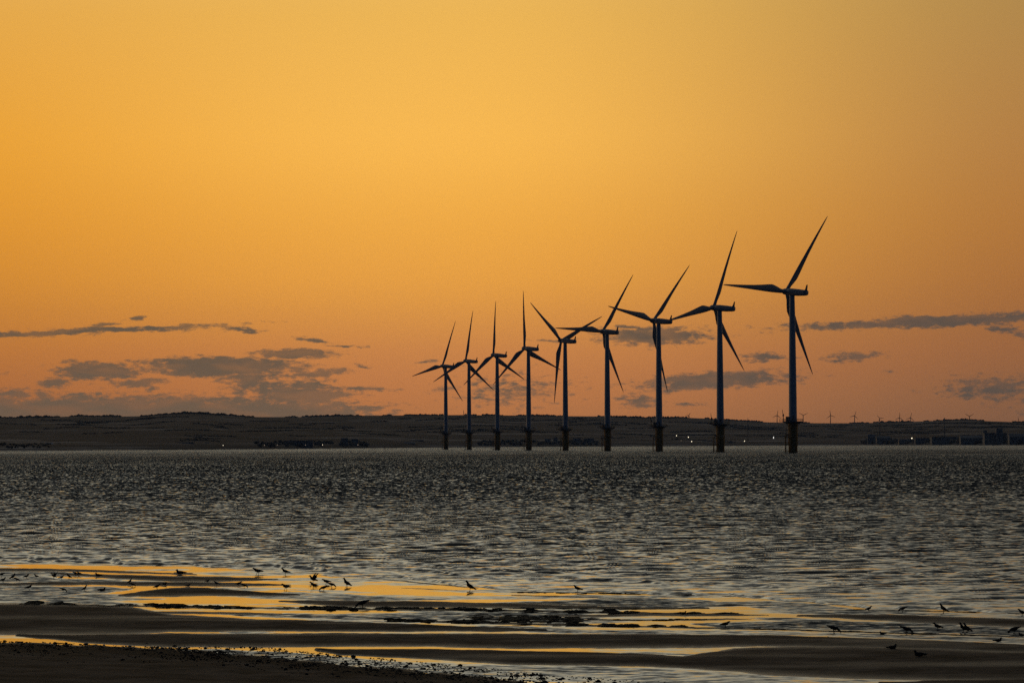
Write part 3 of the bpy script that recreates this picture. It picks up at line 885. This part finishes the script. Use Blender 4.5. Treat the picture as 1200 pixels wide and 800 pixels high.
def mast(px, ytop, ybase, t, label, name='lattice_mast', wpx=.9):
    D = float(shore_D(px) + RIDGE_BACK * t); k = D / F
    top = at(px, D, ytop); base = at(px, D, ybase); h = top.z - base.z + 4
    root = empty(name, (base.x, D, base.z - 4)); tag(root, label, 'mast')
    w0 = wpx * k * .5; w1 = w0 * .35
    bm = bmesh.new()
    cs = [(-1, -1), (1, -1), (1, 1), (-1, 1)]
    for a, b in cs: tube(bm, (a * w0, b * w0, 0), (a * w1, b * w1, h), .13 * k, .10 * k, 5)
    n = 9
    for i in range(n):
        f0, f1 = i / n, (i + 1) / n
        for j in range(4):
            a, b = cs[j]; c, d = cs[(j + 1) % 4]; q0 = w0 + (w1 - w0) * f0; q1 = w0 + (w1 - w0) * f1
            tube(bm, (a * q0, b * q0, h * f0), (c * q1, d * q1, h * f1), .08 * k, seg=4)
    link('lattice', mesh_of(bm, 'lattice'), M_steel, root)
    bm = bmesh.new(); tube(bm, (0, 0, h), (0, 0, h + 1.6 * k), .12 * k, .05 * k, 5); link('antenna', mesh_of(bm, 'antenna'), M_steel, root)


mast(876.5, 490, 516.5, .05, 'thin dark mast standing between the two largest offshore turbines')
mast(1193.5, 490, 497, 1.0, 'thin mast on the ridge near the right edge of the view')
mast(742.5, 488.5, 492, 1.0, 'short mast on the ridge left of the third-largest offshore turbine')
mast(543.3, 481, 488, 1.0, 'thin mast on the ridge between the two farthest offshore turbines')


def chimney(px, ytop, ybase, wpx, t, label):
    D = float(shore_D(px) + RIDGE_BACK * t); k = D / F
    top = at(px, D, ytop); base = at(px, D, ybase); h = top.z - base.z + 4
    root = empty('chimney_stack', (base.x, D, base.z - 4)); tag(root, label, 'chimney')
    bm = bmesh.new(); lathe(bm, [(wpx * .6 * k, 0), (wpx * .45 * k, h * .5), (wpx * .4 * k, h)], 16); link('stack', mesh_of(bm, 'stack', True), M_wall, root)
    bm = bmesh.new(); lathe(bm, [(wpx * .5 * k, h), (wpx * .62 * k, h + .2 * k), (wpx * .62 * k, h + .9 * k), (wpx * .5 * k, h + 1.0 * k)], 16); link('cap', mesh_of(bm, 'cap'), M_wall, root)


chimney(1107, 490.5, 512, 1.0, .03, 'tall thin chimney above the dark works on the right shore')


def building(px, ytop, ybase, wpx, t, label, roof='gable', wall=M_wall, rm=M_roofdark, name='shed', cat='building', win=0):
    D = float(shore_D(px) + RIDGE_BACK * t); k = D / F
    top = at(px, D, ytop); base = at(px, D, ybase)
    w = wpx * k; h = max(3.0, top.z - base.z + 3); dp = min(w, 30) * .8
    root = empty(name, (base.x, D, base.z - 3), rng.uniform(-.03, .03)); tag(root, label, cat, 'buildings on the far shore')
    rh = h * (.28 if roof == 'gable' else .06); wh = h - rh
    bm = bmesh.new(); box(bm, (0, 0, wh / 2), (w, dp, wh)); link('wall', mesh_of(bm, 'wall'), wall, root)
    bm = bmesh.new()
    if roof == 'gable':
        r = [bm.verts.new(p) for p in ((-w * .51, -dp * .54, wh), (w * .51, -dp * .54, wh), (w * .51, dp * .54, wh), (-w * .51, dp * .54, wh), (-w * .5, 0, h), (w * .5, 0, h))]
        for f in ((0, 1, 5, 4), (2, 3, 4, 5), (0, 4, 3), (1, 2, 5), (3, 2, 1, 0)): bm.faces.new([r[i] for i in f])
    else:
        box(bm, (0, 0, wh + rh / 2), (w * 1.02, dp * 1.02, rh))
    link('roof', mesh_of(bm, 'roof'), rm, root)
    for i in range(win):
        bm = bmesh.new(); box(bm, ((i + .5) / win * w * .9 - w * .45, -dp / 2, wh * .55), (w * .5 / win, .4, wh * .3)); link('window', mesh_of(bm, 'window'), M_roofdark, root)


BL = [(58, 518.6, 522, 9, .06, 'long low shed with a pale roof near the left end of the far shore', 'gable', M_wall, M_roofpale),
      (68, 519, 522, 4, .06, 'small shed just right of the pale-roofed shed on the left shore', 'gable', M_wallpale, M_roofdark),
      (29, 516.5, 519, 3, .12, 'small pale house near the left edge of the far shore', 'gable', M_wallpale, M_roofpale),
      (156, 515.5, 518, 12, .14, 'pale-roofed long barn left of the hilltop wood', 'gable', M_wall, M_roofpale),
      (178, 517.5, 519.5, 8, .10, 'low pale shed right of the long barn on the left shore', 'gable', M_wallpale, M_roofpale),
      (218, 518, 521, 20, .05, 'longest low pale warehouse below the hilltop wood', 'flat', M_wallpale, M_roofpale),
      (243, 518.2, 521, 5, .05, 'small pale block right of the longest low warehouse', 'flat', M_wallpale, M_roofpale),
      (376, 512.8, 515.5, 15, .14, 'long pale-roofed shed on the shore, well left of the turbines', 'gable', M_wall, M_roofpale),
      (350, 516, 523, 34, .02, 'broad dark warehouse behind the row of small lights', 'flat', M_wall, M_roofdark),
      (404, 513, 523, 8, .02, 'dark upright block right of the broad dark warehouse', 'flat', M_wall, M_roofdark),
      (416, 514, 522.5, 8, .02, 'squat dark block beside the faint single light', 'flat', M_wall, M_roofdark),
      (487, 515.3, 519, 18, .08, 'low pale shed on the shore left of the farthest turbine', 'flat', M_wall, M_roofpale),
      (480, 517.5, 521.5, 13, .03, 'dark shed in front of the low pale shed near the farthest turbine', 'gable', M_wall, M_roofdark),
      (642, 514, 520.5, 7, .03, 'dark block between the fourth and the middle turbine', 'flat', M_wall, M_roofdark),
      (651, 512.5, 520.5, 5, .03, 'dark narrow block just left of the middle turbine', 'flat', M_wall, M_roofdark),
      (676, 513, 520.5, 9, .03, 'dark block just right of the middle turbine', 'flat', M_wall, M_roofdark),
      (690, 513.5, 520.5, 12, .03, 'wider dark block left of the turbine behind the small cloud', 'flat', M_wall, M_roofdark),
      (752, 508.8, 511, 16, .25, 'pale-roofed farm shed on the slope left of the third-largest turbine', 'gable', M_wall, M_roofpale),
      (1021, 509, 518, 9, .02, 'dark gabled shed under the small turbine with a full tower', 'gable', M_wall, M_roofdark),
      (1035, 510.5, 518, 16, .02, 'long dark shed right of the gabled one on the right shore', 'gable', M_wall, M_roofdark),
      (1060, 514.5, 518.5, 14, .02, 'low pale shed directly left of the bright right-hand light', 'flat', M_wallpale, M_roofpale),
      (1080, 513, 518.5, 16, .02, 'low dark shed right of the bright right-hand light', 'flat', M_wall, M_roofdark),
      (1106, 511.5, 519, 30, .01, 'long dark works building at the foot of the tall chimney', 'flat', M_wall, M_roofdark),
      (1140, 510, 519, 30, .01, 'long dark works building right of the tall chimney', 'gable', M_wall, M_roofdark),
      (1154, 504, 519, 4.5, .012, 'narrow dark silo tower left of the high square block', 'flat', M_wall, M_roofdark),
      (1171, 501.5, 519, 7.5, .012, 'high square dark block, tallest building on the right shore', 'flat', M_wall, M_roofdark),
      (1166, 507, 519, 26, .008, 'dark stepped works building around the high square block', 'flat', M_wall, M_roofdark),
      (1192, 508, 519, 20, .01, 'dark works building at the right edge of the far shore', 'gable', M_wall, M_roofdark)]
for b in BL:
    building(*b, win=0)


def lamp(px, py, label, wpx=1.3, hpx=1.3, mt=None, t=.004):
    wpx *= .62; hpx *= .70
    D = float(shore_D(px) + RIDGE_BACK * t); k = D / F
    p = at(px, D, py)
    root = empty('shore_lamp', (p.x, D, 0)); tag(root, label, 'lamp', 'lights on the far shore')
    bm = bmesh.new(); tube(bm, (0, .3 * k, 0), (0, .3 * k, p.z + .5 * hpx * k), .12 * k, .08 * k, 6); link('post', mesh_of(bm, 'post'), M_steel, root)
    bm = bmesh.new(); box(bm, (0, 0, p.z), (wpx * k, .3 * k, hpx * k)); bmesh.ops.bevel(bm, geom=bm.edges[:], offset=.09 * k, segments=2)
    link('lamp_head', mesh_of(bm, 'lamp_head'), mt or M_lamp, root)


M_dim = emit('lamp_glow_dim', (1.0, .75, .5), .55)
for a in [(261.5, 521.5, 'single bright shore light below the hill, far left', .9, .9, M_lamp), (310, 521.5, 'faint shore light left of the pair of lights', .8, .8, M_dim),
          (325, 521.2, 'second faint shore light left of the pair of lights', .8, .8, M_dim),
          (358, 521, 'left one of the pair of small shore lights', .8, .8, M_dim), (361.5, 521, 'right one of the pair of small shore lights', .8, .8, M_dim), (378, 521, 'small warm shore light right of the pair', 1, 1, emit('lamp_glow_soft', (1, .8, .55), 1.6)),
          (419.5, 521, 'faint upright shore light left of the buoy', .7, 1.6, M_dim),
          (792.8, 510.3, 'bright light up the slope right of the third-largest turbine', 1.2, 1.2, M_lamp), (806.7, 512, 'bright light left of the second-largest turbine, the upper of two', 1.3, 1.3, M_lamp),
          (810.5, 517, 'bright light left of the second-largest turbine, the lower of two', 1.2, 1.4, M_lamp),
          (798, 516, 'faint light below the bright slope light', .8, .8, M_dim), (872.5, 516.6, 'upright light at the foot of the thin mast', .9, 1.5, M_lamp),
          (906.5, 512.5, 'tall white light just left of the tallest turbine', 1.1, 3.2, M_lampwhite), (1068.6, 513.2, 'brightest warm light on the right shore among the sheds', 1.7, 1.6, M_lamp)]:
    lamp(*a)


def buoy(px, py, label, s=1.0):
    p = ground(px, py)
    root = empty('navigation_buoy', p); tag(root, label, 'buoy')
    k = p.y / F * s
    bm = bmesh.new(); lathe(bm, [(.5 * k, -.6 * k), (1.0 * k, -.2 * k), (1.0 * k, .5 * k), (.8 * k, .7 * k)], 20); link('float', mesh_of(bm, 'float', True), M_buoy, root)
    bm = bmesh.new()
    for a in range(4):
        c, s_ = math.cos(a * math.pi / 2 + .6), math.sin(a * math.pi / 2 + .6)
        tube(bm, (.75 * k * c, .75 * k * s_, .6 * k), (.3 * k * c, .3 * k * s_, 2.4 * k), .12 * k, seg=6)
    tube(bm, (0, 0, 1.4 * k), (0, 0, 1.5 * k), .55 * k, seg=12)
    link('frame', mesh_of(bm, 'frame'), M_buoy, root)
    bm = bmesh.new(); tube(bm, (0, 0, 2.35 * k), (0, 0, 3.0 * k), .4 * k, .3 * k, 12); link('lantern', mesh_of(bm, 'lantern'), M_buoy, root)


buoy(451, 525.8, 'dark navigation buoy afloat left of the farthest turbine')
buoy(387, 525.9, 'smaller dark buoy afloat on the far water, left of the other buoy', .6)


# ------------------------------------------------------------------ wrack lines and pebbles
def strew():
    cs, ss = [], []
    lines = [([(0, 709.3), (100, 709.5), (200, 710.5)], .9, 90, .05), ([(30, 707.5), (45, 706.8), (80, 708)], 1.0, 60, .10), ([(142, 709), (175, 708.8), (200, 710.2), (300, 712.5), (400, 713.2), (500, 713.8), (600, 715)], 1.4, 420, .11),
             ([(380, 711.5), (440, 712.5), (520, 713.5)], .8, 80, .10), ([(600, 716), (700, 717.5), (800, 719), (870, 719.5)], 1.3, 200, .10), ([(455, 727.5), (500, 727.8), (560, 729.5), (600, 730.5), (680, 732.5), (740, 733.6), (800, 734.2)], 1.2, 380, .10),
             ([(800, 735.2), (900, 737), (1000, 740), (1100, 743), (1200, 746)], .35, 150, .05), ([(600, 712.5), (700, 713.2), (760, 713.6)], .5, 70, .05),
             ([(600, 693.8), (680, 694.6), (760, 696), (820, 697.5), (880, 698.8)], .5, 90, .05), ([(550, 724), (640, 725), (700, 726)], 4.5, 260, .05), ([(700, 726), (760, 726.5), (850, 725.5)], .5, 70, .05),
             ([(1000, 714.2), (1100, 716), (1200, 719)], .4, 40, .04)]
    for pts, sp, n, hz in lines:
        p = np.array(pts, float)
        for _ in range(int(n * 2.6)):
            x = rng.uniform(p[0, 0], p[-1, 0]); cl = fbm(np.array(x / 14.0), np.array(sp), 91, 3)
            if cl < rng.uniform(.30, .52): continue
            y = np.interp(x, p[:, 0], p[:, 1]) + rng.normal(0, sp * .5)
            q = ground(x, y); cl *= .75 + .5 * float(fbm(np.array(x / 3.5), np.array(y / 1.2), 95, 3))
            r = rng.uniform(.02, .10) * (.5 + cl)
            h = .23 * hz * rng.uniform(.3, 1.5) * float(sstep(np.array(cl), .25, .6)) * 1.5
            cs.append((q.x, q.y, h * .25)); ss.append((r * rng.uniform(1.2, 3), r * 1.2, h))
    tag(link('seaweed', blobs_mesh('seaweed', cs, ss, 2, .35, 5), M_weed), 'low dark lines of seaweed and stones left across the wet sand', 'seaweed', kind='stuff')
    cs, ss = [], []
    for _ in range(17000):
        x = rng.uniform(-60, 1100); e = float(up_y(x))
        if rng.random() < .55: y = e + abs(rng.normal(0, 7)) - 1
        else: y = e + rng.uniform(-11, 3)
        if (x < 170 and y < e - 1) or y > 815: continue
        if x > 640 and rng.random() < .6: continue
        if float(fbm(np.array(x / 9.0), np.array(y / 2.0), 57, 3)) < rng.uniform(.3, .62): continue
        z = .010 * max(0, y - e)
        q = ground(x, y, z); r = rng.uniform(.008, .026) if rng.random() < .96 else rng.uniform(.026, .06)
        cs.append((q.x, q.y, z + r * .2)); ss.append((r * 1.3, r, r * .7))
    tag(link('pebbles', blobs_mesh('pebbles', cs, ss, 1, .25, 9), M_pebble), 'scattered dark pebbles and stones on the near beach edge', 'pebbles', kind='stuff')


strew()


# ------------------------------------------------------------------ gulls
def gull_mesh(pose):
    bm = bmesh.new()
    ry = lambda a: Matrix.Rotation(R(a), 4, 'Y')
    # faces +X.  body, breast, tail, folded wings
    tilt = {'stand': -18, 'alert': -32, 'forage': 14, 'rest': -4, 'flap': -22, 'walk': -10}[pose]
    bz = .085 if pose == 'rest' else .225
    ball(bm, (0, 0, bz), (.185, .085, .083), 3, ry(tilt))
    B = Matrix.Translation((0, 0, bz)) @ ry(tilt)
    P = lambda x, y, z: B @ Vector((x, y, z))
    ball(bm, P(.08, 0, .0), (.10, .078, .082), 2)
    tube(bm, P(-.12, 0, .015), P(-.31, 0, .012), .055, .022, 10)
    for s in (-1, 1):
        if pose == 'flap':
            tube(bm, P(.03, s * .06, .06), P(-.03, s * .22, .22), .05, .045, 8)
            tube(bm, P(-.03, s * .22, .22), P(-.12, s * .30, .42), .045, .014, 8)
            tube(bm, P(-.07, s * .07, .06), P(-.11, s * .20, .20), .05, .04, 8)
        else:
            ball(bm, P(-.06, s * .072, .022), (.17, .028, .055), 2, ry(tilt - 3))
            tube(bm, P(-.18, s * .045, .03), P(-.36, s * .012, .035), .028, .009, 8)
    hd = {'stand': (.20, .375), 'alert': (.165, .445), 'forage': (.285, .085), 'rest': (.15, .205), 'flap': (.19, .40), 'walk': (.235, .33)}[pose]
    nk = P(.13, 0, .03); h = Vector((hd[0], 0, hd[1]))
    tube(bm, nk, h, .06, .040, 12)
    ball(bm, h, (.052, .042, .043), 2)
    bd = Vector((.45, 0, -1)).normalized() if pose == 'forage' else Vector((1, 0, -.12)).normalized()
    tube(bm, h + bd * .035, h + bd * .118, .019, .007, 8)
    if pose != 'rest':
        for s in (-1, 1):
            st = .05 * s if pose == 'walk' else .012 * s
            tube(bm, P(-.01, s * .035, -.05), (.0 + st * .5, s * .038, .10), .024, .012, 8)
            tube(bm, (st * .5, s * .038, .11), (.012 + st, s * .040, .008), .012, .011, 8)
            for a in (-.5, 0, .5): tube(bm, (st, s * .040, .010), (.062 * math.cos(a) + st, s * .040 + .055 * math.sin(a), .008), .010, .007, 6)
    me = mesh_of(bm, 'gull_' + pose)
    o = bpy.data.objects.new('tmp', me); C.objects.link(o)
    md = o.modifiers.new('r', 'REMESH'); md.mode = 'VOXEL'; md.voxel_size = .0095
    sm = o.modifiers.new('s', 'SMOOTH'); sm.factor = .4; sm.iterations = 2
    dg = bpy.context.evaluated_depsgraph_get(); dg.update()
    r = bpy.data.meshes.new_from_object(o.evaluated_get(dg)); r.name = 'gull_' + pose
    bpy.data.objects.remove(o); 
    for p in r.polygons: p.use_smooth = True
    r.materials.clear(); r.materials.append(M_bird)
    return r


GM = {p: gull_mesh(p) for p in ('stand', 'alert', 'forage', 'rest', 'flap', 'walk')}
W = {'stand': 'standing', 'alert': 'alert with neck up', 'forage': 'feeding head down', 'rest': 'crouched low', 'flap': 'with wings raised', 'walk': 'stepping'}
BIRDS = [  # px, py of the feet, pose, facing (1 right, -1 left), size, place
    (2, 675.6, 'forage', -1, 1.0, 'on grey ripples at the far left edge'),
    (3.5, 682.2, 'stand', 1, 1.0, 'on dark sand at the very left edge, below another'),
    (15, 678.6, 'alert', 1, 1.05, 'near the left edge beside a smaller feeder'),
    (19.5, 681, 'forage', 1, .9, 'close to the left edge, just below the tall one'),
    (31, 677.6, 'stand', 1, .95, 'fifth from the left in the upper line of gulls'),
    (42.5, 677, 'stand', -1, .8, 'just left of the far-left gull with raised wings'),
    (63, 677.6, 'flap', -1, .95, 'on the far-left ripples amid the upper line of gulls'),
    (72, 679, 'stand', 1, .9, 'just right of the far-left gull with raised wings'),
    (81, 677.8, 'alert', -1, .95, 'between the wing-raiser and the touching pair, far left'),
    (88.5, 674.2, 'forage', 1, .95, 'left one of the touching pair on the left ripples'),
    (93, 674.2, 'stand', -1, .9, 'right one of the touching pair on the left ripples'),
    (115, 674.8, 'rest', -1, 1.2, 'on the dark bar right of the upper line of gulls'),
    (34, 691, 'stand', 1, 1.05, 'leftmost of those on the lower grey ripples'),
    (74, 693.4, 'forage', 1, .95, 'second from the left on the lower grey ripples'),
    (99, 692, 'alert', 1, .9, 'third from the left on the lower grey ripples'),
    (120, 692.2, 'rest', 1, 1.2, 'fourth from the left on the lower grey ripples'),
    (152, 683.5, 'alert', 1, .85, 'back one of two on the left bar'),
    (155, 687, 'forage', 1, .85, 'front one of two on the left bar'),
    (184, 690, 'stand', 1, 1.0, 'at the top of the dark wedge of sand'),
    (193, 684.8, 'rest', 1, .9, 'on the dark bar above the wedge of sand'),
    (211, 672.4, 'rest', -1, 1.7, 'broadest shape on the upper left bar near the sea'),
    (220.5, 686.4, 'rest', 1, .8, 'first from the left on the lower dark bar'),
    (243, 681.2, 'rest', 1, .8, 'alone on the upper dark bar'),
    (254, 686, 'stand', -1, .9, 'second from the left on the lower dark bar'),
    (279.5, 686.6, 'walk', 1, 1.0, 'left one of the pair beside the thin orange pool'),
    (286, 688.6, 'forage', 1, .95, 'right one of the pair beside the thin orange pool'),
    (302, 673.4, 'walk', -1, 1.25, 'left one of two on the upper orange sand'),
    (334.5, 673.4, 'stand', -1, 1.1, 'right one of two on the upper orange sand'),
    (335, 691.4, 'walk', -1, 1.05, 'on the orange pool, leftmost of the central cluster'),
    (367, 682.6, 'flap', -1, 1.05, 'large one in the central cluster on orange sand'),
    (367.5, 689, 'stand', -1, .95, 'directly below the large wing-raising one'),
    (379.5, 692, 'forage', -1, .9, 'nearest of the central cluster on the orange pool'),
    (382.5, 684.8, 'walk', -1, .95, 'back one of two on the right of the central cluster'),
    (388.5, 688.2, 'forage', 1, .9, 'front one of two on the right of the central cluster'),
    (406.5, 687.4, 'alert', -1, 1.1, 'right of the central cluster, reflected in orange wet sand'),
    (425, 711.8, 'forage', -1, 1.2, 'alone on the seaweed line below the central cluster'),
    (551, 692.2, 'alert', -1, 1.25, 'alone on the middle orange strip'),
    (677, 693.6, 'stand', -1, 1.0, 'alone at the sea edge right of the middle'),
    (801, 719.4, 'rest', 1, .8, 'on the seaweed bar right of the middle'),
    (850, 735.6, 'walk', 1, 1.0, 'alone on the grey shallows right of the middle'),
    (977, 741.6, 'forage', 1, 1.2, 'on the thin dark line of the right shallows'),
    (1018, 716.2, 'stand', 1, .8, 'leftmost of three along the right water edge'),
    (1058, 716.6, 'forage', -1, .9, 'second of those along the right water edge'),
    (1106, 718, 'alert', -1, 1.15, 'largest along the right water edge'),
    (1198, 721.5, 'stand', -1, 1.0, 'at the right edge of the view, by the water'),
    (1034, 743.2, 'rest', -1, .7, 'smallest one on the right shallows'),
    (1062, 741.8, 'forage', 1, 1.1, 'right of the smallest gull on the right shallows'),
    (1099, 738.4, 'stand', -1, 1.0, 'on the right shallows left of the close pair'),
    (1129, 740.4, 'alert', -1, 1.05, 'left one of the close pair on the right shallows'),
    (1133.5, 740.6, 'alert', -1, 1.0, 'right one of the close pair on the right shallows'),
    (1189, 742, 'forage', -1, 1.1, 'left one of two at the right edge of the shallows'),
    (1197, 745, 'rest', -1, .8, 'right one of two at the right edge of the shallows'),
    (1046, 760, 'rest', 1, 1.0, 'upper one on the broad dark sand at right'),
    (1077, 768.8, 'rest', -1, 1.2, 'lower one on the broad dark sand at right'),
    (1170, 751.6, 'rest', 1, .9, 'on the thin wet strip near the right edge'),
]


def build_birds():
    PXs = np.array([b[0] for b in BIRDS], float); PYs = np.array([b[1] for b in BIRDS], float)
    H, _, _ = beach_fields(PXs[None, :], PYs[None, :]); H = H[0]
    for i, (px, py, pose, f, s, place) in enumerate(BIRDS):
        z = max(0.0, float(H[i]))
        if py < edge_y(px): z = .012
        p = ground(px, py, z)
        o = link('gull', GM[pose]); o.location = p
        o.rotation_euler = (0, 0, (0 if f > 0 else math.pi) + rng.uniform(-.45, .45)); s *= .59 * (.78 if px < 300 else .86 if px > 700 else 1.0); o.scale = (s, s * 1.25, s * 1.06)
        tag(o, 'dark gull ' + W[pose] + ', ' + place, 'gull', 'gulls feeding on the wet beach')


build_birds()
